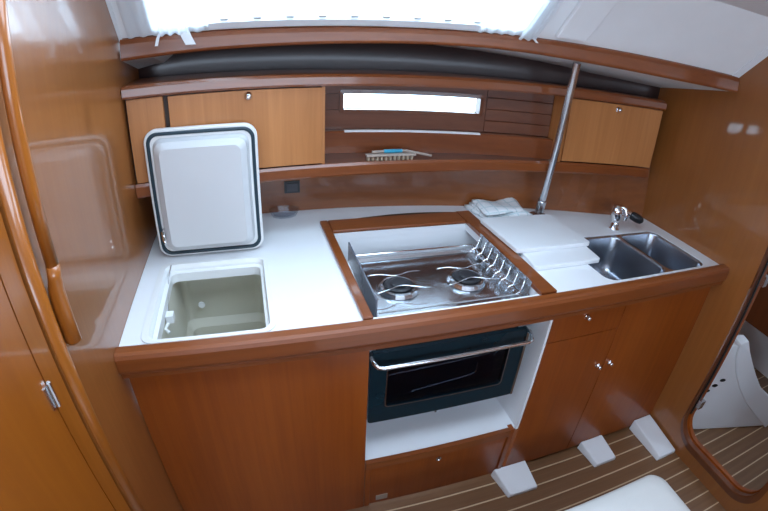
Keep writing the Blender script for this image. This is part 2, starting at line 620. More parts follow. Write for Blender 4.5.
STOP = 0.34
cs = bmesh.new()
side_panel(0.0, WX0, 0.0, STOP, 0.0, 0.03, 4, cs)
side_panel(WX1, L, 0.0, STOP, 0.0, 0.03, 14, cs)
side_panel(WX0, WX1, 0.0, WS0, 0.0, 0.03, 16, cs)
side_panel(WX0, WX1, WS1, STOP, 0.0, 0.03, 16, cs)
obj('wall_cabin_side', cs, 'headliner', kind='structure')
w1 = obj('window_1', side_panel(WX0 - 0.01, WX1 + 0.01, WS0 - 0.012, WS0 + 0.006, -0.006, 0.036, 16), 'outside_white', kind='structure')
obj('window_frame', side_panel(WX0 - 0.01, WX1 + 0.01, WS1 - 0.006, WS1 + 0.012, -0.006, 0.036, 16), 'outside_white', w1)
obj('window_frame', side_panel(WX0 - 0.01, WX0 + 0.008, WS0 + 0.006, WS1 - 0.006, -0.006, 0.036, 2), 'outside_white', w1)
obj('window_frame', side_panel(WX1 - 0.008, WX1 + 0.01, WS0 + 0.006, WS1 - 0.006, -0.006, 0.036, 2), 'outside_white', w1)
obj('pane', side_panel(WX0 + 0.006, WX1 - 0.006, WS0 + 0.004, WS1 - 0.004, 0.018, 0.022, 16), 'window_glass', w1)
# curtain sliders along the foot of the window
for i in range(9):
    xs = 0.30 + 0.095 * i
    obj('track_slider', side_panel(xs, xs + 0.022, WS0 + 0.010, WS0 + 0.015, -0.004, 0.017, 1), 'soffit_white', w1)

# overhead ceiling with an unseen hatch added for light, white trim along the right bulkhead
HX0, HX1, HY0, HY1 = 0.12, 1.12, -0.64, -0.06


def ceil_outer():
    back = [(2.1 * i / 20, beam_y(2.1 * i / 20) - 0.18) for i in range(21)]
    return [(-0.9, -2.5), (L, -2.5)] + back[::-1] + [(0.0, 0.2), (-0.9, 0.2)][1:]


obj('ceiling', holed_plate(ceil_outer(), [[(HX0, HY0), (HX1, HY0), (HX1, HY1), (HX0, HY1)]], lambda u, v: (u, v, CEIL), (0, 0, 0.04)), 'headliner', kind='structure')
hf = bmesh.new()
box(HX0 - 0.02, HX1 + 0.02, HY0 - 0.02, HY0, CEIL - 0.012, CEIL + 0.07, 0.003, 1, hf)
box(HX0 - 0.02, HX1 + 0.02, HY1, HY1 + 0.02, CEIL - 0.012, CEIL + 0.07, 0.003, 1, hf)
box(HX0 - 0.02, HX0, HY0, HY1, CEIL - 0.012, CEIL + 0.07, 0.003, 1, hf)
box(HX1, HX1 + 0.02, HY0, HY1, CEIL - 0.012, CEIL + 0.07, 0.003, 1, hf)
obj('added_hatch_frame', hf, 'outside_white', kind='structure')
tr4 = bmesh.new()
secs = []
for i in range(9):
    s = -0.004 + 0.27 * i / 8
    p, q = side_pt(L - 0.001, s, 0.0), side_pt(L - 0.030, s, 0.0)
    n = Vector((0, -0.707, -0.707))
    secs.append([p + n * 0.001, q + n * 0.001, q + n * 0.004, p + n * 0.007])
grid_solid(secs, bm=tr4)
obj('trim_4', tr4, 'white_gelcoat', kind='structure')
secs = []
for i in range(9):
    s = -0.004 + 0.27 * i / 8
    p, q = side_pt(0.001, s, 0.0), side_pt(0.010, s, 0.0)
    n = Vector((0, -0.707, -0.707))
    secs.append([p + n * 0.001, q + n * 0.001, q + n * 0.006, p + n * 0.008])
obj('trim_5', grid_solid(secs), 'white_gelcoat', kind='structure')
# padded cover panel on the cabin side, right of the window
secs = []
for i in range(5):
    x = 1.340 + 0.105 * i / 4
    secs.append([side_pt(x, 0.022, -0.0005), side_pt(x - 0.012, 0.24, -0.0005), side_pt(x - 0.012, 0.24, -0.018), side_pt(x, 0.022, -0.018)])
tag(obj('cover_panel', grid_solid(secs, 0.004), 'headliner'), 'white padded cover panel on the sloping cabin side beside the curtain', 'panel')

# the room behind the camera: far side and left wall, each with an opening added for daylight
obj('wall_saloon', holed_plate([(-0.9, 0.0), (L + 0.03, 0.0), (L + 0.03, CEIL + 0.05), (-0.9, CEIL + 0.05)],
                               [[(-0.40, 1.33), (1.70, 1.33), (1.70, 1.80), (-0.40, 1.80)]],
                               lambda u, v: (u, -2.5, v), (0, 0.03, 0)), 'panel_wood', kind='structure')
obj('wall_companionway', holed_plate([(-2.5, 0.0), (-1.1, 0.0), (-1.1, CEIL + 0.05), (-2.5, CEIL + 0.05)],
                                     [[(-2.05, 1.15), (-1.35, 1.15), (-1.35, 1.75), (-2.05, 1.75)]],
                                     lambda u, v: (-0.66, u, v), (-0.03, 0, 0)), 'panel_wood', kind='structure')

# ------------------------------------------------------------------ worktop
STX0, STX1, STY0, STY1 = 0.640, 1.172, 0.014, 0.535      # cooker opening
IBX0, IBX1, IBY0, IBY1 = 0.068, 0.394, 0.010, 0.402      # icebox opening in the worktop
BOWLS = [(1.472, 1.788, 0.022, 0.338), (1.796, 2.024, 0.022, 0.338)]
SINK = (1.470, 2.026, 0.020, 0.340)
wt = thing('worktop', 'long white galley worktop with a dark red wood front edge', 'worktop', (0.0, 0.3, ZC))
outer = [(0.001, 0.0), (L - 0.001, 0.0)] + [(L - 0.001 - (L - 0.002) * i / 24, hull(L - 0.001 - (L - 0.002) * i / 24) - 0.001) for i in range(25)]
holes = [[(STX0, STY0), (STX1, STY0), (STX1, STY1), (STX0, STY1)],
         rrect(IBX0, IBX1, IBY0, IBY1, 0.03, 5)] + [rrect(*SINK, 0.044, 8)]
obj('slab', holed_plate(outer, holes, lambda u, v: (u, v, ZC), (0, 0, -0.028)), 'laminate', wt)


def rail_sec(x):
    return [(-0.001, 0.828), (-0.030, 0.828), (-0.036, 0.832), (-0.037, 0.845), (-0.034, 0.848), (-0.034, 0.850), (-0.043, 0.853), (-0.046, 0.862),
            (-0.046, 0.898), (-0.042, 0.908), (-0.033, 0.912), (-0.010, 0.912), (-0.003, 0.908), (-0.001, 0.900)]


rail = strip(0.001, L - 0.001, 8, rail_sec)
obj('front_rail', rail, 'rail_wood', wt, 'dark red wood edge moulding')
# wooden frame round the cooker opening
sf = bmesh.new()
FZ0, FZ1 = ZC + 0.0005, ZC + 0.014
grid_solid([[(0.624, 0.0, z), (0.651, 0.0, z), (0.640, 0.628, z), (0.610, 0.628, z)] for z in (FZ0, FZ1)], 0.004, 2, bm=sf)
box(STX1 - 0.003, 1.226, 0.000, 0.628, FZ0, FZ1, 0.004, 2, sf)
grid_solid([[(0.6425, STY1 - 0.003, z), (STX1 - 0.0035, STY1 - 0.003, z), (STX1 - 0.0035, 0.628, z), (0.6408, 0.628, z)] for z in (FZ0, FZ1)], 0.004, 2, bm=sf)
obj('cooker_surround', sf, 'rail_wood', wt, 'reddish wooden frame round the cooker opening')
obj('grip_slot', strip(0.685, 1.235, 12, lambda x: [(0.6285, ZC + 0.0006), (0.629 + 0.030 * math.sin(math.pi * (x - 0.675) / 0.57), ZC + 0.0006), (0.629 + 0.030 * math.sin(math.pi * (x - 0.675) / 0.57), ZC + 0.006), (0.6285, ZC + 0.006)]), 'cupboard_dark', wt)

# white lining of the cooker recess under the worktop
NX0, NX1, NZ0 = 0.646, 1.250, 0.286
# ------------------------------------------------------------------ base cabinets
bl = thing('base_cabinet', 'plain wooden cabinet front below the icebox, beside the cooker', 'cabinet', (0.32, 0.3, 0))
obj('panel', box(0.002, NX0 - 0.003, 0.0, 0.020, 0.0005, 0.8275, 0.002), 'panel_wood', bl)
obj('corner_post', box(NX0 - 0.026, NX0 - 0.0090, 0.0205, 0.05, 0.0005, 0.8275), 'panel_wood', bl)

nc = thing('cooker_recess', 'white lined recess holding the cooker, wooden locker front below', 'cabinet', (0.95, 0.3, 0))
obj('side_lining', box(0.6375, 0.6395, 0.0205, 0.56, NZ0 - 0.01, 0.872), 'white_gelcoat', nc)
obj('side_lining', box(NX1 - 0.012, NX1 - 0.002, 0.004, 0.56, NZ0 - 0.01, 0.8715), 'white_gelcoat', nc)
obj('back_lining', box(NX0 + 0.001, NX1 - 0.0125, 0.536, 0.56, NZ0 - 0.01, 0.8715), 'white_gelcoat', nc)
obj('bottom_lining', box(NX0 + 0.001, NX1 - 0.0125, 0.012, 0.5355, NZ0 - 0.015, NZ0), 'white_gelcoat', nc)
obj('lip', box(NX0 + 0.0005, NX1 - 0.042, -0.006, 0.0115, 0.254, 0.290, 0.004), 'rail_wood', nc, 'wooden lip along the recess')
lf = obj('locker_front', box(NX0 + 0.022, NX1 - 0.046, 0.003, 0.020, 0.010, 0.252, 0.003), 'panel_wood', nc)
obj('lock_catch', lathe([(0.0, -0.001), (0.011, -0.001), (0.011, 0.002), (0.008, 0.003), (0.007, 0.001), (0.0, 0.001)], (0.925, 0.003, 0.217), 'y', 16), 'steel', lf, 'round metal push catch')
obj('sticker', box(0.692, 0.738, 0.0018, 0.0028, 0.028, 0.060), 'sticker', lf, 'small pale sticker')
obj('stile', box(NX0 + 0.0005, NX0 + 0.020, 0.001, 0.024, 0.0005, 0.2535), 'panel_wood', nc)
obj('stile', box(NX1 - 0.042, NX1 - 0.0245, -0.004, 0.024, 0.0005, 0.290, 0.002), 'panel_wood', nc)


def knob(x, z, parent, y=0.0, curve=None, r=0.010):
    yy = y if curve is None else curve(x) - 0.002
    k0 = obj('knob', lathe([(0.0, 0.0), (r, 0.0), (r * 1.05, 0.002), (r * 0.8, 0.003), (r * 0.72, 0.012), (r * 0.78, 0.016), (r * 0.55, 0.019), (0.0, 0.0195)], (x, yy, z), 'y', 16), 'chrome', parent, 'round chrome push knob', smooth=True)
    return k0


dc = thing('drawer_cabinet', 'wooden cabinet with a drawer over a narrow door, right of the cooker', 'cabinet', (1.41, 0.3, 0))
obj('side_panel', box(NX1 - 0.0015, NX1 + 0.016, 0.0205, 0.56, 0.02, 0.8275), 'panel_wood', dc)
dr = obj('drawer', box(NX1 - 0.001, 1.572, 0.0015, 0.0200, 0.7025, 0.8255, 0.003), 'panel_wood', dc)
knob(1.392, 0.786, dr, 0.0015)
d1 = obj('door', box(NX1 - 0.001, 1.572, 0.0015, 0.0200, 0.020, 0.6985, 0.003), 'panel_wood', dc)
knob(1.543, 0.528, d1, 0.0015)
obj('bottom', box(NX1, 1.572, 0.012, 0.05, 0.001, 0.0185), 'cupboard_dark', dc)

sc_ = thing('sink_cabinet', 'wooden cabinet with one wide plain door below the sink', 'cabinet', (1.84, 0.3, 0))
d2 = obj('door', box(1.576, L - 0.006, 0.0015, 0.0200, 0.020, 0.8255, 0.003), 'panel_wood', sc_)
knob(1.604, 0.528, d2, 0.0015)
obj('side_panel', box(1.5725, 1.585, 0.0205, 0.30, 0.02, 0.66), 'panel_wood', sc_)
obj('bottom', box(1.573, L - 0.002, 0.012, 0.05, 0.001, 0.0185), 'cupboard_dark', sc_)


# white moulded wedges under the cabinets
def wedge(x0, x1, y_out, h_back, h_out, flare, label, y_in=0.0005):
    b = bmesh.new()
    secs = []
    for t in (0.0, 0.33, 0.66, 1.0):
        y = y_in + (y_out - y_in) * t
        zt = h_back + (h_out - h_back) * t
        f = flare * (1 - t)
        secs.append([(x0 - f, y, 0.0008), (x1 + 0.3 * f, y, 0.0008), (x1 - 0.004 + 0.3 * f, y, zt), (x0 + 0.010 - f, y, zt)])
    grid_solid(secs, 0.005, 2, bm=b)
    tag(obj('plinth_wedge', b, 'white_gelcoat', smooth=False), label, 'wedge', 'white wedges under the cabinets')


wedge(1.205, 1.345, -0.128, 0.040, 0.024, 0.02, 'white moulded wedge on the floor under the narrow drawer cabinet door')
wedge(1.650, 1.775, -0.128, 0.040, 0.024, 0.012, 'small white moulded wedge on the floor under the wide sink cabinet door')
wedge(1.968, L - 0.006, -0.218, 0.060, 0.026, 0.0, 'longest white moulded wedge on the floor against the bulkhead by the doorway', 0.0005)

# ------------------------------------------------------------------ icebox with open lid
ib = thing('icebox', 'top loading white icebox set in the worktop with its lid standing open', 'icebox', (0.23, 0.2, 0.45))
ox = rrect(IBX0 - 0.013, IBX1 + 0.008, IBY0 - 0.006, IBY1 + 0.012, 0.035, 6)
ix = rrect(IBX0 + 0.006, IBX1 - 0.006, IBY0 + 0.006, IBY1 - 0.006, 0.028, 6)
jx = rrect(IBX0 + 0.012, IBX1 - 0.010, IBY0 + 0.009, IBY1 - 0.012, 0.026, 6)
kx = rrect(IBX0 + 0.024, IBX1 - 0.018, IBY0 + 0.014, IBY1 - 0.026, 0.022, 6)
z3 = lambda lp, z: [(u, v, z) for u, v in lp]
obj('rim', frame_ring([z3(ox, ZC + 0.0005), z3(ox, ZC + 0.004), z3(ix, ZC + 0.005), z3(jx, ZC - 0.006), z3(jx, ZC - 0.014), z3(kx, ZC - 0.016), z3(kx, ZC - 0.045), z3(ix, ZC - 0.045)]), 'icebox_plastic', ib, 'white moulded icebox rim')
well = bmesh.new()
wa = rrect(0.090, IBX1 - 0.016, 0.024, 0.50, 0.03, 5)
wb_ = rrect(0.110, IBX1 - 0.022, 0.030, 0.47, 0.03, 5)
wo = rrect(0.078, IBX1 - 0.004, 0.022, 0.512, 0.03, 5)
grid_solid([z3(wo, ZC - 0.046), z3(wo, 0.475), z3(wo, 0.47)], closed=False, bm=well)
grid_solid([z3(wa, ZC - 0.046), z3(wa, 0.62), z3(wb_, 0.60), z3(wb_, 0.50)], closed=False, bm=well)
bm2 = bmesh.new()
bm2.faces.new([bm2.verts.new(p) for p in z3(wb_, 0.50)])
bm2.faces.new([bm2.verts.new(p) for p in z3(wo, 0.47)])
merge(well, bm2)
merge(well, ring(z3(wa, ZC - 0.046), z3(wo, ZC - 0.046)))
obj('well', well, 'icebox_inside', ib, 'beige plastic icebox well', recalc=True)
obj('drain_cap', lathe([(0.0, 0), (0.012, 0), (0.012, 0.004), (0.0, 0.005)], (0.155, 0.468, 0.70), 'y', 14), 'white_webbing', ib)
# lid, hinged along the back of the opening and leaning back a little
LY, LZ = 0.452, 0.9075
LT = math.radians(1.5)
lid_e = None


def lid_pt(x, h, t):                        # h up the lid, t towards the camera
    return Vector((x, LY + h * math.sin(LT) - t * math.cos(LT), LZ + h * math.cos(LT) + t * math.sin(LT)))


LX0, LX1, LH = 0.052, 0.396, 0.415


def lid_loop(inset, t, r):
    return [lid_pt(u, v, t) for u, v in rrect(LX0 + inset, LX1 - inset, inset, LH - inset, r, 7)]


lb = bmesh.new()
grid_solid([lid_loop(0.004, -0.030, 0.036), lid_loop(0.0, -0.026, 0.04), lid_loop(0.0, -0.004, 0.04), lid_loop(0.003, 0.0, 0.037), lid_loop(0.02, 0.0005, 0.025)], bm=lb)
lid = obj('lid', lb, 'icebox_plastic', ib, 'white icebox lid standing upright')
obj('gasket', frame_ring([lid_loop(0.008, 0.0008, 0.034), lid_loop(0.009, 0.006, 0.033), lid_loop(0.017, 0.006, 0.027), lid_loop(0.019, 0.0008, 0.026)]), 'gasket', lid, 'dark blue rubber seal round the lid', smooth=True)
ip = bmesh.new()
grid_solid([lid_loop(0.026, 0.0008, 0.030), lid_loop(0.030, 0.010, 0.030), lid_loop(0.034, 0.030, 0.028), lid_loop(0.052, 0.046, 0.02)], bm=ip)
obj('inner_panel', ip, 'lid_plastic', lid, 'raised pale grey inner face of the lid')
ct = bmesh.new()
for h0 in (0.085, 0.105):
    merge(ct, tube([lid_pt(LX0 + 0.028, h0, 0.008), lid_pt(LX0 + 0.028, h0, 0.046), lid_pt(LX0 + 0.034, h0 - 0.012, 0.054)], 0.004, 8))
merge(ct, tube([lid_pt(LX0 + 0.030, 0.078, 0.048), lid_pt(LX0 + 0.030, 0.112, 0.048)], 0.006, 8))
obj('stay_bracket', ct, 'chrome', lid, 'small chrome stay bracket')
st = tube([(0.092, 0.395, 0.905), (0.088, 0.34, 0.89), (0.090, 0.25, 0.862), (0.098, 0.185, 0.846)], 0.0028, 8)
obj('lid_stay', st, 'chrome', ib, 'thin wire lid stay')
lk = box(0.094, 0.116, 0.168, 0.196, 0.842, 0.866, 0.004)
merge(lk, tube([(0.100, 0.165, 0.846), (0.092, 0.148, 0.838), (0.104, 0.138, 0.832)], 0.005, 8))
obj('stay_clip', lk, 'icebox_plastic', ib, 'white clip inside the icebox')

# ------------------------------------------------------------------ cooker
ck = thing('cooker', 'stainless gimballed boat cooker with two burners and a dark oven door', 'cooker', (0.93, 0.25, NZ0))
CX0, CX1, CY0, CY1, CZ = 0.674, 1.168, 0.050, 0.405, 0.850
obj('body', box(CX0 + 0.004, CX1 - 0.012, CY0 + 0.004, CY1 + 0.02, 0.448, CZ - 0.012, 0.004), 'brushed_steel', ck)
hob = bmesh.new()
hl = [rrect(CX0, CX1, CY0, CY1 + 0.02, 0.012, 4), rrect(CX0 + 0.01, CX1 - 0.01, CY0 + 0.01, CY1 + 0.01, 0.012, 4), rrect(CX0 + 0.016, CX1 - 0.016, CY0 + 0.016, CY1 + 0.004, 0.02, 4)]
grid_solid([z3(hl[0], CZ - 0.0115), z3(hl[0], CZ + 0.002), z3(hl[1], CZ + 0.003), z3(hl[2], CZ - 0.007)], bm=hob)
obj('hob_plate', hob, 'steel', ck, 'polished steel hob plate')
for bx, by in ((0.791, 0.215), (1.026, 0.215)):
    bu = obj('burner', lathe([(0.0, -0.0065), (0.060, -0.0065), (0.064, -0.003), (0.058, 0.008), (0.050, 0.010), (0.046, 0.002), (0.0, 0.002)], (bx, by, CZ), 'z', 28), 'steel', ck, 'round steel burner tray', smooth=False)
    obj('burner_ring', lathe([(0.0, 0.0025), (0.044, 0.0025), (0.045, 0.014), (0.038, 0.017), (0.0, 0.0172)], (bx, by, CZ), 'z', 24), 'black_iron', bu, 'black burner head')
    obj('burner_cap', lathe([(0.0, 0.0176), (0.027, 0.0176), (0.028, 0.021), (0.022, 0.024), (0.0, 0.0245)], (bx, by, CZ), 'z', 24), 'black_iron', bu)
    # wire pan support: curved wires sweeping across the burner
    for s in (-1, 1):
        p = []
        for i in range(17):
            u = -1 + 2 * i / 16
            dip = 0.022 * math.exp(-(u * 2.1) ** 2)
            p.append((bx + u * 0.088, by + s * (0.052 - dip), CZ + 0.0275 - 0.010 * max(0.0, abs(u) - 0.55)))
        obj('pan_wire', tube(p, 0.0017, 6), 'chrome', bu, 'thin curved chrome pan support wire', smooth=True)
# fiddle plates
obj('side_plate', box(CX0 - 0.002, CX0 + 0.0025, CY0 + 0.006, CY1 + 0.004, CZ + 0.002, CZ + 0.076, 0.001, 1), 'smoked_plate', ck, 'dark grey upright side plate')
obj('side_plate', box(CX1 - 0.001, CX1 + 0.002, CY0 + 0.006, CY1 + 0.004, CZ + 0.002, CZ + 0.068, 0.001, 1), 'steel', ck, 'steel upright side plate')
fr_ = bmesh.new()
for z in (CZ + 0.012, CZ + 0.024):
    merge(fr_, tube([(CX1 - 0.026, CY0 + 0.012, z), (CX1 - 0.026, CY1, z)], 0.0025, 6))
obj('fiddle_rail', fr_, 'chrome', ck, 'long chrome fiddle wires along the cooker side')
for i in range(8):
    y = CY0 + 0.022 + i * 0.044
    obj('fiddle_hoop', tube([(CX1 - 0.050, y, CZ + 0.006), (CX1 - 0.040, y, CZ + 0.020), (CX1 - 0.026, y, CZ + 0.027), (CX1 - 0.020, y, CZ + 0.046), (CX1 - 0.012, y + 0.006, CZ + 0.062), (CX1 - 0.006, y + 0.016, CZ + 0.060), (CX1 - 0.005, y + 0.020, CZ + 0.012)], 0.0024, 6), 'chrome', ck, smooth=True)
obj('back_rail', tube([(CX0 + 0.012, CY1 + 0.004, CZ + 0.022), (CX1 - 0.03, CY1 + 0.004, CZ + 0.022)], 0.003, 8), 'chrome', ck)
obj('front_rail', tube([(CX0 + 0.012, CY0 + 0.02, CZ + 0.020), (CX1 - 0.03, CY0 + 0.02, CZ + 0.020)], 0.0028, 8), 'chrome', ck)
# oven door
OX0, OX1, OZ0, OZ1, OY = 0.655, 1.186, 0.462, 0.757, 0.030
od = obj('oven_door', frame_ring([
    [(x, OY, z) for x, z in rrect(OX0, OX1, OZ0, OZ1, 0.012, 4)],
    [(x, OY, z) for x, z in rrect(0.712, 1.122, 0.530, 0.700, 0.012, 4)],
    [(x, OY + 0.016, z) for x, z in rrect(0.712, 1.122, 0.530, 0.700, 0.012, 4)],
    [(x, OY + 0.016, z) for x, z in rrect(OX0, OX1, OZ0, OZ1, 0.012, 4)]]), 'oven_enamel', ck, 'dark teal oven door')
obj('oven_window', box(0.7125, 1.1215, OY + 0.003, OY + 0.007, 0.5305, 0.6995), 'oven_glass', od, 'dark oven window')
obj('window_edge', frame_ring([
    [(x, OY - 0.0008, z) for x, z in rrect(0.708, 1.126, 0.526, 0.704, 0.014, 4)],
    [(x, OY - 0.0008, z) for x, z in rrect(0.712, 1.122, 0.530, 0.700, 0.012, 4)],
    [(x, OY - 0.0001, z) for x, z in rrect(0.712, 1.122, 0.530, 0.700, 0.012, 4)],
    [(x, OY - 0.0001, z) for x, z in rrect(0.708, 1.126, 0.526, 0.704, 0.014, 4)]]), 'steel', od)
obj('oven_cavity', box(0.700, 1.135, OY + 0.0165, OY + 0.0235, 0.515, 0.715), 'oven_inside', ck)
rk = bmesh.new()
merge(rk, tube([(0.72, OY + 0.012, 0.655), (1.06, OY + 0.012, 0.672)], 0.0024, 6))
merge(rk, tube([(0.80, OY + 0.012, 0.568), (1.005, OY + 0.012, 0.592), (1.02, OY + 0.012, 0.60), (1.022, OY + 0.012, 0.640)], 0.0026, 6))
merge(rk, tube([(1.075, OY + 0.012, 0.660), (1.090, OY + 0.012, 0.682)], 0.0020, 6))
obj('oven_rack', rk, 'chrome', ck, 'thin wire rack seen through the oven window')
hd = bmesh.new()
merge(hd, tube([(OX0 + 0.004, OY - 0.001, 0.748), (OX0 + 0.006, OY - 0.022, 0.742), (OX0 + 0.014, OY - 0.036, 0.737), (OX0 + 0.03, OY - 0.040, 0.735),
                (OX1 - 0.025, OY - 0.040, 0.735), (OX1 - 0.010, OY - 0.036, 0.737), (OX1 - 0.002, OY - 0.022, 0.742), (OX1 - 0.001, OY - 0.001, 0.748)], 0.0065, 12))
obj('handle', hd, 'chrome', od, 'long chrome oven handle', smooth=True)
obj('side_bar', box(OX1 - 0.010, OX1 - 0.002, OY - 0.005, OY - 0.0003, OZ0 + 0.004, OZ1 - 0.012, 0.001), 'steel', od, 'steel strip on the door edge')
gv = bmesh.new()
lathe([(0.0, 0.0), (0.018, 0.0), (0.018, 0.012), (0.008, 0.013), (0.008, 0.04), (0.0, 0.04)], (CX1 - 0.0115, 0.20, 0.74), 'x', 16, gv)
obj('gimbal_pivot', gv, 'steel', ck)
obj('locking_peg', tube([(0.915, 0.075, 0.405), (0.915, 0.075, 0.4475)], 0.006, 8), 'steel', ck)

# ------------------------------------------------------------------ sink, tap, boards, cloth, pole, dish
sk = thing('double_sink', 'double stainless steel sink let into the white worktop', 'sink', (1.75, 0.2, 0.72))
for q in BOWLS:
    x0, x1, y0, y1 = q
    r = 0.042
    lv = [(0.0005, ZC - 0.003, r), (0.003, ZC - 0.012, r), (0.010, ZC - 0.10, r), (0.016, ZC - 0.145, r), (0.030, ZC - 0.162, r - 0.01), (0.055, ZC - 0.168, r - 0.02)]
    b = bmesh.new()
    grid_solid([z3(rrect(x0 + i, x1 - i, y0 + i, y1 - i, rr, 8), z) for i, z, rr in lv], closed=False, bm=b)
    bm2 = bmesh.new()
    i, z, rr = lv[-1]
    bm2.faces.new([bm2.verts.new(p) for p in z3(rrect(x0 + i, x1 - i, y0 + i, y1 - i, rr, 8), z)])
    merge(b, bm2)
    bmesh.ops.remove_doubles(b, verts=b.verts[:], dist=1e-5)
    bw = obj('bowl', b, 'brushed_steel', sk, smooth=True)
    sd = bw.modifiers.new('thickness', 'SOLIDIFY')
    sd.thickness = 0.0012
    obj('drain', lathe([(0.0, 0.0006), (0.026, 0.0006), (0.028, 0.003), (0.020, 0.0035), (0.018, 0.0015), (0.0, 0.0015)], ((x0 + x1) / 2, (y0 + y1) / 2, ZC - 0.168), 'z', 20), 'chrome', bw)

obj('deck', holed_plate(rrect(SINK[0] + 0.0004, SINK[1] - 0.0004, SINK[2] + 0.0004, SINK[3] - 0.0004, 0.044, 8), [rrect(*q, 0.042, 8) for q in BOWLS], lambda u, v: (u, v, ZC - 0.0022), (0, 0, -0.0008)), 'steel', sk, 'thin steel divider and edge of the sink')

tp = thing('tap', 'chrome mixer tap with a black handle behind the sink', 'tap', (1.822, 0.388, ZC))
obj('base', lathe([(0.0, 0.0005), (0.024, 0.0005), (0.024, 0.004), (0.018, 0.008), (0.0165, 0.03), (0.0, 0.03)], (1.822, 0.388, ZC), 'z', 20), 'chrome', tp, smooth=True)
obj('body', tube([(1.822, 0.388, ZC + 0.028), (1.818, 0.389, ZC + 0.050), (1.816, 0.391, ZC + 0.078), (1.822, 0.393, ZC + 0.096), (1.832, 0.394, ZC + 0.104)], 0.018, 14, radii=[0.0165, 0.022, 0.026, 0.023, 0.010]), 'chrome', tp, smooth=True)
obj('lever', tube([(1.826, 0.386, ZC + 0.101), (1.842, 0.372, ZC + 0.098), (1.848, 0.362, ZC + 0.072), (1.842, 0.356, ZC + 0.050)], 0.009, 10, radii=[0.012, 0.012, 0.010, 0.007]), 'chrome', tp, 'chrome lever', smooth=True)
obj('spout', tube([(1.834, 0.392, ZC + 0.080), (1.850, 0.384, ZC + 0.082), (1.868, 0.374, ZC + 0.078), (1.880, 0.367, ZC + 0.073)], 0.011, 12, radii=[0.017, 0.016, 0.016, 0.015]), 'chrome', tp, smooth=True)
obj('handle', tube([(1.8805, 0.3665, ZC + 0.0725), (1.886, 0.363, ZC + 0.070), (1.906, 0.352, ZC + 0.062), (1.926, 0.341, ZC + 0.054), (1.934, 0.337, ZC + 0.051)], 0.012, 12, radii=[0.012, 0.018, 0.020, 0.017, 0.008]), 'black_plastic', tp, 'black plastic tap end', smooth=True)


def board(x0, x1, y0, y1, z0, th, label, nick=None, skew=0.0):
    b = bmesh.new()
    lp = rrect(x0, x1, y0, y1, 0.012, 4)
    lp = [(u + skew * (v - y0), v) for u, v in lp]
    grid_solid([z3(lp, z0), z3(lp, z0 + th)], 0.002, 2, bm=b)
    return b


b1 = tag(obj('sink_cover', board(1.236, 1.527, 0.140, 0.480, ZC + 0.0006, 0.016, '', skew=0.10), 'laminate'), 'lower white sink cover board lying on the worktop, sticking out in front', 'board', 'white sink cover boards')
b2 = bmesh.new()
merge(b2, board(1.220, 1.552, 0.236, 0.506, ZC + 0.0170, 0.016, '', skew=-0.03))
cover = obj('sink_cover', b2, 'laminate')
tag(cover, 'upper white sink cover board lying on another board beside the steel pole', 'board', 'white sink cover boards')
obj('finger_hole', lathe([(0.0, 0.0), (0.009, 0.0), (0.009, 0.0008), (0.0, 0.0008)], (1.495, 0.262, ZC + 0.0332), 'z', 16), 'white_webbing', cover)

# folded tea towel behind the boards
tw = thing('tea_towel', 'folded white tea towel with pale blue check on the worktop by the pole', 'towel', (1.36, 0.62, ZC))
import numpy as _np


def towel_layer(x0, x1, y0, y1, z, seed, skew):
    rnd = random.Random(seed)
    nx, ny = 14, 10
    b = bmesh.new()
    top, bot = [], []
    for j in range(ny + 1):
        for i in range(nx + 1):
            u, v = i / nx, j / ny
            x = x0 + (x1 - x0) * u + skew * v + 0.006 * math.sin(5 * v + seed)
            y = y0 + (y1 - y0) * v + 0.010 * math.sin(3.5 * u + seed)
            h = z + 0.010 + 0.004 * math.sin(7 * u + 3 * v + seed) + 0.002 * rnd.random() + 0.010 * v * (0.5 + 0.5 * math.cos(6.28 * u))
            edge = min(u, 1 - u, v, 1 - v)
            if edge == 0:
                h -= 0.005
            top.append(b.verts.new((x, y, h)))
            bot.append(b.verts.new((x, y, z)))
    w = nx + 1
    for j in range(ny):
        for i in range(nx):
            a0 = j * w + i
            b.faces.new((top[a0], top[a0 + 1], top[a0 + w + 1], top[a0 + w]))
            b.faces.new((bot[a0], bot[a0 + w], bot[a0 + w + 1], bot[a0 + 1]))
    rim = [j for j in range(nx)]
    for i in range(nx):
        b.faces.new((top[i], bot[i], bot[i + 1], top[i + 1]))
        q = ny * w + i
        b.faces.new((top[q], top[q + 1], bot[q + 1], bot[q]))
    for j in range(ny):
        q = j * w
        b.faces.new((top[q], top[q + w], bot[q + w], bot[q]))
        q = j * w + nx
        b.faces.new((top[q], bot[q], bot[q + w], top[q + w]))
    return b


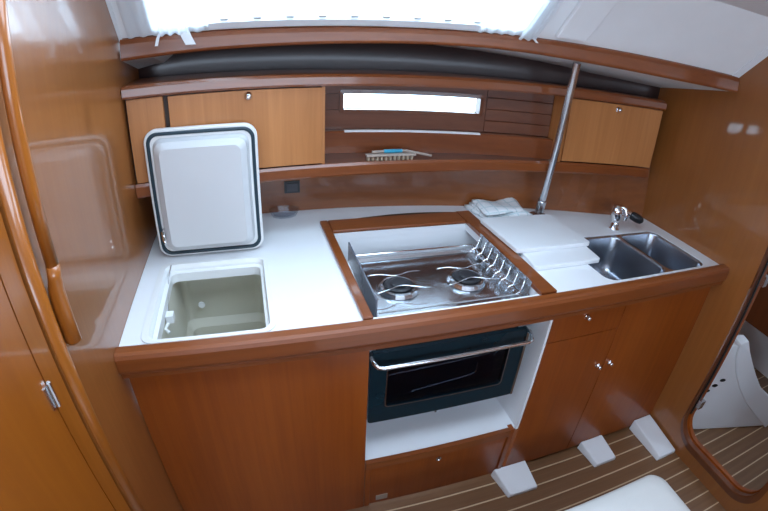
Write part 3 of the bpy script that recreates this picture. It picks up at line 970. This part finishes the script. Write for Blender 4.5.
def towel_mat():
    m, nt, b = nodes_of('check_cloth')
    setp(b, 0.9)
    tc = nt.nodes.new('ShaderNodeTexCoord')
    sp = nt.nodes.new('ShaderNodeSeparateXYZ')
    nt.links.new(tc.outputs['Object'], sp.inputs[0])
    fs = []
    for ax in ('X', 'Y'):
        mm = nt.nodes.new('ShaderNodeMath')
        mm.operation = 'MULTIPLY'
        mm.inputs[1].default_value = 22.0
        nt.links.new(sp.outputs[ax], mm.inputs[0])
        fr2 = nt.nodes.new('ShaderNodeMath')
        fr2.operation = 'FRACT'
        nt.links.new(mm.outputs[0], fr2.inputs[0])
        lt = nt.nodes.new('ShaderNodeMath')
        lt.operation = 'LESS_THAN'
        lt.inputs[1].default_value = 0.14
        nt.links.new(fr2.outputs[0], lt.inputs[0])
        fs.append(lt)
    mxx = nt.nodes.new('ShaderNodeMath')
    mxx.operation = 'MAXIMUM'
    nt.links.new(fs[0].outputs[0], mxx.inputs[0])
    nt.links.new(fs[1].outputs[0], mxx.inputs[1])
    mc = nt.nodes.new('ShaderNodeMix')
    mc.data_type = 'RGBA'
    mc.inputs['A'].default_value = (0.84, 0.88, 0.90, 1)
    mc.inputs['B'].default_value = (0.62, 0.73, 0.76, 1)
    nt.links.new(mxx.outputs[0], mc.inputs['Factor'])
    nt.links.new(mc.outputs['Result'], b.inputs['Base Color'])
    MATS['check_cloth'] = m


towel_mat()
obj('fold', towel_layer(1.262, 1.470, 0.535, 0.690, ZC + 0.0008, 1, -0.02), 'check_cloth', tw, smooth=True)
obj('fold', towel_layer(1.270, 1.478, 0.545, 0.685, ZC + 0.0135, 2, -0.015), 'check_cloth', tw, smooth=True)
obj('fold', towel_layer(1.266, 1.470, 0.552, 0.682, ZC + 0.0262, 4, -0.010), 'check_cloth', tw, smooth=True)

# compression pole
PX, PY = 1.532, 0.560
pl = thing('support_pole', 'polished steel support pole standing on the worktop up to the deck beam', 'pole', (PX, PY, ZC))
obj('collar', lathe([(0.0, 0.0006), (0.040, 0.0006), (0.040, 0.006), (0.032, 0.010), (0.018, 0.011), (0.0, 0.011)], (PX, PY, ZC), 'z', 24), 'frame_wood', pl, 'dark wooden base ring')
PT = Vector((1.468, 0.412, 1.556))
PB = Vector((PX, PY, ZC + 0.0112))
pole_at = lambda t: tuple(PB + (PT - PB) * t)
obj('sleeve', tube([pole_at(0.0), pole_at(0.105), pole_at(0.11)], 0.02, 18, radii=[0.0195, 0.0195, 0.016]), 'pole_steel', pl, 'wider steel foot of the pole', smooth=False)
obj('tube', tube([pole_at(0.112), pole_at(0.5), pole_at(1.0)], 0.0145, 18), 'pole_steel', pl, smooth=False)

# octagonal glass dish
gd = bmesh.new()


def octa(r, z, sx=1.0):
    return [(0.486 + r * math.cos(math.pi / 8 + math.pi * k / 4), 0.728 + 0.62 * r * math.sin(math.pi / 8 + math.pi * k / 4), z) for k in range(8)]


frame_ring([octa(0.046, ZC + 0.0008), octa(0.063, ZC + 0.030), octa(0.058, ZC + 0.030), octa(0.040, ZC + 0.006), octa(0.001, ZC + 0.006), octa(0.001, ZC + 0.0008)], gd)
tag(obj('glass_dish', gd, 'dish_glass'), 'small clear octagonal glass dish at the back of the worktop', 'dish')

# power socket on the backsplash
so = thing('socket', 'small black power socket on the wooden backsplash under the shelf', 'socket', (0.522, hull(0.522), 1.0))
obj('plate', box(0.494, 0.554, hull(0.522) - 0.008, hull(0.522) - 0.0015, 0.979, 1.027, 0.003), 'black_plastic', so)
obj('cover', box(0.503, 0.545, hull(0.522) - 0.013, hull(0.522) - 0.0085, 0.987, 1.019, 0.003), 'black_vinyl', so)

# ------------------------------------------------------------------ upper shelf, lockers, niche
sh = thing('shelf', 'curved wooden shelf with a raised front edge running above the backsplash', 'shelf', (1.0, 0.65, 1.11))
SE = 2.018
obj('board', strip(0.002, SE, 24, lambda x: [(front(x) + 0.012, 1.120), (hull(x) - 0.0015, 1.120), (hull(x) - 0.0015, 1.143), (front(x) + 0.012, 1.143)]), 'niche_wood', sh)
obj('front_edge', strip(0.002, SE, 24, lambda x: [(front(x) - 0.004, 1.106), (front(x) - 0.008, 1.112), (front(x) - 0.008, 1.142), (front(x) - 0.003, 1.151), (front(x) + 0.006, 1.151), (front(x) + 0.0115, 1.145), (front(x) + 0.0115, 1.106)]), 'rail_wood', sh, 'rounded wooden front edge')

tr = obj('trim_6', strip(0.002, SE + 0.006, 24, lambda x: [(front(x) - 0.012, 1.417), (front(x) - 0.016, 1.424), (front(x) - 0.014, 1.446), (front(x) - 0.006, 1.455), (front(x) + 0.03, 1.457), (hull(x) + 0.003, 1.452), (hull(x) + 0.003, 1.417)]), 'rail_wood', kind='structure')


def curved_panel(x0, x1, z0, z1, y_in=0.0, th=0.016, n=8, bv=0.0015):
    return strip(x0, x1, n, lambda x: [(front(x) + y_in, z0), (front(x) + y_in, z1), (front(x) + y_in + th, z1), (front(x) + y_in + th, z0)], bv)


ll = thing('wall_locker', 'long wooden wall locker behind the open icebox lid', 'locker', (0.3, 0.65, 1.152), 'wall lockers above the shelf')
obj('fixed_panel', curved_panel(0.008, 0.116, 1.1525, 1.414), 'locker_wood', ll)
d = obj('door', curved_panel(0.131, 0.610, 1.1555, 1.412, -0.002), 'locker_wood', ll)
knob(0.374, 1.394, d, curve=front, r=0.0125)
obj('face_frame', strip(0.002, 0.617, 8, lambda x: [(front(x) + 0.0185, 1.1525), (front(x) + 0.0185, 1.4165), (front(x) + 0.026, 1.4165), (front(x) + 0.026, 1.1525)]), 'cupboard_dark', ll)
obj('end_panel', box(0.6105, 0.6205, front(0.615) + 0.003, hull(0.615) - 0.002, 1.1435, 1.4165), 'locker_wood', ll)

rlk = thing('wall_locker', 'wooden wall locker next to the steel pole and right bulkhead', 'locker', (1.75, 0.6, 1.152), 'wall lockers above the shelf')
d = obj('door', curved_panel(1.574, 2.024, 1.1555, 1.412, -0.002), 'locker_wood', rlk)
knob(1.795, 1.390, d, curve=front, r=0.0115)
obj('face_frame', strip(1.5710, 2.034, 8, lambda x: [(front(x) + 0.0185, 1.1525), (front(x) + 0.0185, 1.4165), (front(x) + 0.026, 1.4165), (front(x) + 0.026, 1.1525)]), 'frame_wood', rlk)
obj('end_panel', box(1.5605, 1.5705, front(1.565) + 0.003, hull(1.565) - 0.008, 1.1435, 1.4165), 'locker_wood', rlk)

# niche back: planked lining with the hull window in it
NW0, NW1, NWZ0, NWZ1 = 0.722, 1.254, 1.304, 1.362
nb = obj('wall_niche', strip(0.622, 1.5600, 14, lambda x: [(hull(x) + 0.004, 1.1525), (hull(x) + 0.004, NWZ0 - 0.001), (hull(x) + 0.02, NWZ0 - 0.001), (hull(x) + 0.02, 1.1525)]), 'cupboard_dark', kind='structure')


def nplank(x0, x1, z0, z1, n):
    obj('plank', strip(x0, x1, n, lambda x: [(hull(x) - 0.005, z0), (hull(x) - 0.007, z0 + 0.002), (hull(x) - 0.007, z1 - 0.002), (hull(x) - 0.005, z1), (hull(x) + 0.0035, z1), (hull(x) + 0.0035, z0)]), 'niche_wood', nb)


def npanel(x0, x1, z0, z1, n):
    obj('panel', strip(x0, x1, n, lambda x: [(hull(x) - 0.007, z0), (hull(x) - 0.007, z1), (hull(x) + 0.0035, z1), (hull(x) + 0.0035, z0)]), 'niche_wood', nb)


PS = 1.285                                  # the planking starts just right of the window
npanel(0.622, PS - 0.002, 1.229, NWZ0 - 0.002, 10)
npanel(0.622, PS - 0.002, NWZ1 + 0.002, 1.4165, 10)
npanel(0.622, NW0 - 0.003, NWZ0 - 0.001, NWZ1 + 0.001, 3)
npanel(NW1 + 0.003, PS - 0.002, NWZ0 - 0.001, NWZ1 + 0.001, 2)
for z0, z1 in ((1.2290, 1.2758), (1.2768, 1.3226), (1.3236, 1.3694), (1.3704, 1.4165)):
    nplank(PS, 1.5600, z0, z1, 5)
obj('lining', strip(NW0 - 0.002, NW1 + 0.002, 8, lambda x: [(hull(x) + 0.004, NWZ1 + 0.001), (hull(x) + 0.004, 1.4165), (hull(x) + 0.02, 1.4165), (hull(x) + 0.02, NWZ1 + 0.001)]), 'niche_wood', nb)
obj('lining', strip(0.622, NW0 - 0.002, 3, lambda x: [(hull(x) + 0.004, NWZ0), (hull(x) + 0.004, 1.4165), (hull(x) + 0.02, 1.4165), (hull(x) + 0.02, NWZ0)]), 'niche_wood', nb)
obj('lining', strip(NW1 + 0.002, 1.5600, 3, lambda x: [(hull(x) + 0.004, NWZ0), (hull(x) + 0.004, 1.4165), (hull(x) + 0.02, 1.4165), (hull(x) + 0.02, NWZ0)]), 'niche_wood', nb)
# window frame and pane
hl_o = rrect(NW0 - 0.016, NW1 + 0.016, NWZ0 - 0.016, NWZ1 + 0.016, 0.012, 4)
hl_i = rrect(NW0 - 0.001, NW1 + 0.001, NWZ0 - 0.001, NWZ1 + 0.001, 0.004, 4)


def sub(loop):                              # add points along the long edges so that the loop can follow the hull
    out = []
    for (u0, v0), (u1, v1) in zip(loop, loop[1:] + loop[:1]):
        n = 8 if abs(u1 - u0) > 0.2 else 1
        out += [(u0 + (u1 - u0) * i / n, v0 + (v1 - v0) * i / n) for i in range(n)]
    return out


hl_o, hl_i = sub(hl_o), sub(hl_i)
on = lambda lp, dy: [(u, hull(u) + dy, v) for u, v in lp]
w2 = obj('window_2', frame_ring([on(hl_o, -0.0075), on(hl_o, -0.013), on(hl_i, -0.015), on(hl_i, 0.0035), on(hl_i, 0.024)]), 'niche_wood', kind='structure')
obj('pane', strip(NW0 - 0.003, NW1 + 0.003, 8, lambda x: [(hull(x) + 0.026, NWZ0 - 0.004), (hull(x) + 0.026, NWZ1 + 0.004), (hull(x) + 0.030, NWZ1 + 0.004), (hull(x) + 0.030, NWZ0 - 0.004)]), 'window_glass', w2)
# low step along the back of the niche
st_ = obj('ledge', strip(0.622, 1.5600, 14, lambda x: [(hull(x) - 0.048, 1.1435), (hull(x) - 0.048, 1.223), (hull(x) - 0.044, 1.228), (hull(x) - 0.0075, 1.228), (hull(x) - 0.0075, 1.1435)]), 'rail_wood')
obj('window_glint_strip', strip(NW0 - 0.002, NW1, 10, lambda x: [(hull(x) - 0.0485, 1.2245), (hull(x) - 0.0430, 1.2300), (hull(x) - 0.0330, 1.2300), (hull(x) - 0.0330, 1.2283), (hull(x) - 0.0430, 1.2283), (hull(x) - 0.0482, 1.2233)]), 'white_webbing', st_, 'thin white strip imitating window light on the top edge')  # white strip imitates the bright line of window light on the ledge
tag(st_, 'low wooden ledge along the back of the open shelf below the small window', 'ledge')

# hand brush on the shelf
hb = thing('hand_brush', 'small hand brush with brown bristles and a blue handle band on the shelf', 'brush', (0.90, 0.655, 1.1435))


def sh_pt(px, dy, dz):
    return (px, front(px) + 0.035 + dy, 1.1438 + dz)


bb = bmesh.new()
for i in range(11):
    x = 0.785 + i * 0.0165
    grid_solid([[(x + 0.0065 * math.cos(math.pi / 3 * k), front(x) + 0.040 + 0.012 * math.sin(math.pi / 3 * k), z) for k in range(6)] for z in (1.1438, 1.1590)], bm=bb)
obj('bristles', bb, 'bristle', hb, 'tufts of brown bristle')
obj('back', strip(0.776, 0.965, 6, lambda x: [(front(x) + 0.026, 1.1592), (front(x) + 0.054, 1.1592), (front(x) + 0.051, 1.1670), (front(x) + 0.029, 1.1670)], 0.002), 'cream_plastic', hb)
obj('handle', tube([(0.80, front(0.8) + 0.046, 1.1725), (0.87, front(0.87) + 0.048, 1.1742), (0.93, front(0.93) + 0.048, 1.1735), (1.0, front(1.0) + 0.042, 1.1610), (1.03, front(1.03) + 0.040, 1.1550)], 0.005, 8), 'cream_plastic', hb)
obj('band', tube([(0.845, front(0.845) + 0.047, 1.1738), (0.915, front(0.915) + 0.048, 1.1740)], 0.0068, 10), 'blue_plastic', hb, 'bright blue band')

# ------------------------------------------------------------------ curtain with ties
def curtain(x0, x1, s0, s1, nfold, amp, n_in, nx=90, ns=10, drop=0.0):
    b = bmesh.new()
    rows_ = []
    for j in range(ns + 1):
        v = j / ns
        row = []
        for i in range(nx + 1):
            u = i / nx
            x = x0 + (x1 - x0) * u
            s = s0 + (s1 - s0) * v
            off = n_in + amp * (0.5 + 0.5 * math.sin(2 * math.pi * nfold * u + 0.6 * math.sin(3 * u + 2 * v)))
            p = side_pt(x, max(s, -0.004), -off)
            if s < -0.004:
                p.z += s + 0.004
            row.append(b.verts.new(p))
        rows_.append(row)
    for j in range(ns):
        for i in range(nx):
            b.faces.new((rows_[j][i], rows_[j][i + 1], rows_[j + 1][i + 1], rows_[j + 1][i]))
    return b


cu = thing('curtain', 'sheer white curtain gathered at the window end by the left bulkhead', 'curtain', (0.15, 0.45, 1.6), 'sheer white curtains')
obj('cloth', curtain(0.030, 0.265, 0.010, 0.262, 6, 0.006, 0.010, 60), 'sheer_curtain', cu, smooth=True)
obj('gathered_fold', curtain(0.125, 0.205, 0.016, 0.262, 3, 0.010, 0.020, 30), 'sheer_curtain', cu, 'curtain gathered into folds by the tie', smooth=True)
cu = thing('curtain', 'sheer white curtain drawn back to the window end by the padded panel', 'curtain', (1.2, 0.4, 1.6), 'sheer white curtains')
obj('cloth', curtain(1.080, 1.262, 0.010, 0.262, 5, 0.006, 0.010, 50), 'sheer_curtain', cu, smooth=True)
obj('gathered_fold', curtain(1.215, 1.272, 0.008, 0.262, 2, 0.010, 0.020, 24), 'sheer_curtain', cu, smooth=True)


def tie(pts, w, label):
    b = bmesh.new()
    secs = []
    for x, z in pts:
        y = beam_y(x) - 0.004
        secs.append([(x - w / 2, y, z), (x + w / 2, y, z), (x + w / 2, y - 0.0025, z), (x - w / 2, y - 0.0025, z)])
    grid_solid(secs, bm=b)
    tag(obj('curtain_tie', b, 'white_webbing'), label, 'curtain tie', 'white curtain ties')


tie([(0.130, 1.608), (0.118, 1.585), (0.112, 1.562)], 0.009, 'narrow white tie hanging over the beam beside the wide one')
tie([(0.190, 1.612), (0.200, 1.585), (0.212, 1.560)], 0.030, 'wide white tie end hanging from the gathered curtain over the beam')
tie([(1.266, 1.626), (1.272, 1.612), (1.280, 1.604)], 0.010, 'short white curtain hook at the end by the padded panel')

# ------------------------------------------------------------------ bench with white cushion
bn = tag(obj('bench', box(0.60, 1.47, -1.35, -0.49, 0.0008, 0.345, 0.004), 'panel_wood'), 'low wooden bench base under the white cushion', 'bench')
cb = bmesh.new()
lp = lambda i: rrect(0.56 + i, 1.535 - i, -1.40 + i, -0.425 - i, 0.055, 8)
grid_solid([z3(lp(0.012), 0.3458), z3(lp(0.002), 0.353), z3(lp(0.0), 0.372), z3(lp(0.0), 0.400), z3(lp(0.004), 0.414), z3(lp(0.016), 0.423), z3(lp(0.05), 0.428), z3(lp(0.15), 0.432)], bm=cb)
tag(obj('cushion', cb, 'cushion_fabric', smooth=True), 'white seat cushion with rounded corners on the low bench', 'cushion')

# ------------------------------------------------------------------ washroom seen through the doorway
wrm = obj('wall_washroom', box(2.20, 3.2, 0.50, 0.53, 0, 1.9), 'white_gelcoat', kind='structure')
obj('wall_washroom_end', box(3.2, 3.23, -1.3, 0.53, 0, 1.9), 'white_gelcoat', kind='structure')
obj('wall_washroom_side', box(2.13, 3.2, -1.33, -1.30, 0, 1.9), 'panel_wood', kind='structure')
obj('ceiling_washroom', holed_plate([(2.13, -1.33), (3.23, -1.33), (3.23, 0.53), (2.13, 0.53)], [[(2.53, -0.67), (2.97, -0.67), (2.97, -0.23), (2.53, -0.23)]], lambda u, v: (u, v, 1.88), (0, 0, 0.02)), 'headliner', kind='structure')
mu = thing('moulded_unit', 'white moulded washroom unit with three black vent holes beyond the doorway', 'washroom unit', (2.45, -0.1, 0))
A0, A1 = Vector((2.175, -0.096, 0)), Vector((2.78, -0.322, 0))
dr_ = (A1 - A0).normalized()
nn = Vector((dr_.y, -dr_.x, 0))             # towards the camera


def up(d_, o_, z):
    return A0 + dr_ * d_ + nn * o_ + Vector((0, 0, z))


LN = (A1 - A0).length
secs = []
for z, o_, e0, e1 in ((0.0008, 0.0, 0, 0.64), (0.04, 0.0, 0, 0.60), (0.122, 0.0, 0, 0.49), (0.197, 0.0, 0.0, 0.393), (0.302, 0.0, 0.0, 0.284), (0.391, 0.0, 0.0, 0.212), (0.487, 0.0, 0.0, 0.158), (0.545, 0.0, 0.0, 0.138)):
    secs.append([up(e0, o_, z), up(e1, o_, z), up(e1, -0.05, z), up(e0, -0.05, z)])
obj('front_face', grid_solid(secs, 0.006), 'white_gelcoat', mu)
for q, zq in ((0.088, 0.276), (0.118, 0.309), (0.148, 0.342)):
    c0 = up(q, 0.0015, zq)
    b = bmesh.new()
    lo = [c0 + dr_ * (0.017 * math.cos(2 * math.pi * k / 12)) + Vector((0, 0, 0.009 * math.sin(2 * math.pi * k / 12))) for k in range(12)]
    grid_solid([lo, [p + nn * 0.002 for p in lo]], bm=b)
    obj('vent_hole', b, 'black_plastic', mu, 'black oval vent hole')
inner = [(0.123, 0.566), (0.143, 0.487), (0.197, 0.391), (0.269, 0.302), (0.378, 0.197), (0.475, 0.122), (0.587, 0.040), (0.640, 0.001)]
outer_ = [(0.177, 0.575), (0.222, 0.511), (0.284, 0.439), (0.345, 0.371), (0.419, 0.298), (0.486, 0.248), (0.600, 0.180), (0.739, 0.098)]
tb = grid_solid([[up(d0, 0.016, z0), up(d1, 0.004, z1), up(d1, -0.05, z1), up(d0, -0.049, z0)] for (d0, z0), (d1, z1) in zip(inner, outer_)], 0.005)
obj('curved_rim', tb, 'white_gelcoat', mu, 'thick curved white rim of the unit')
tag(obj('washroom_cabinet', box(2.64, 3.19, -0.14, 0.498, 0.50, 0.80, 0.01), 'frame_wood'), 'dark wooden washroom cabinet above the white mouldings', 'cabinet')
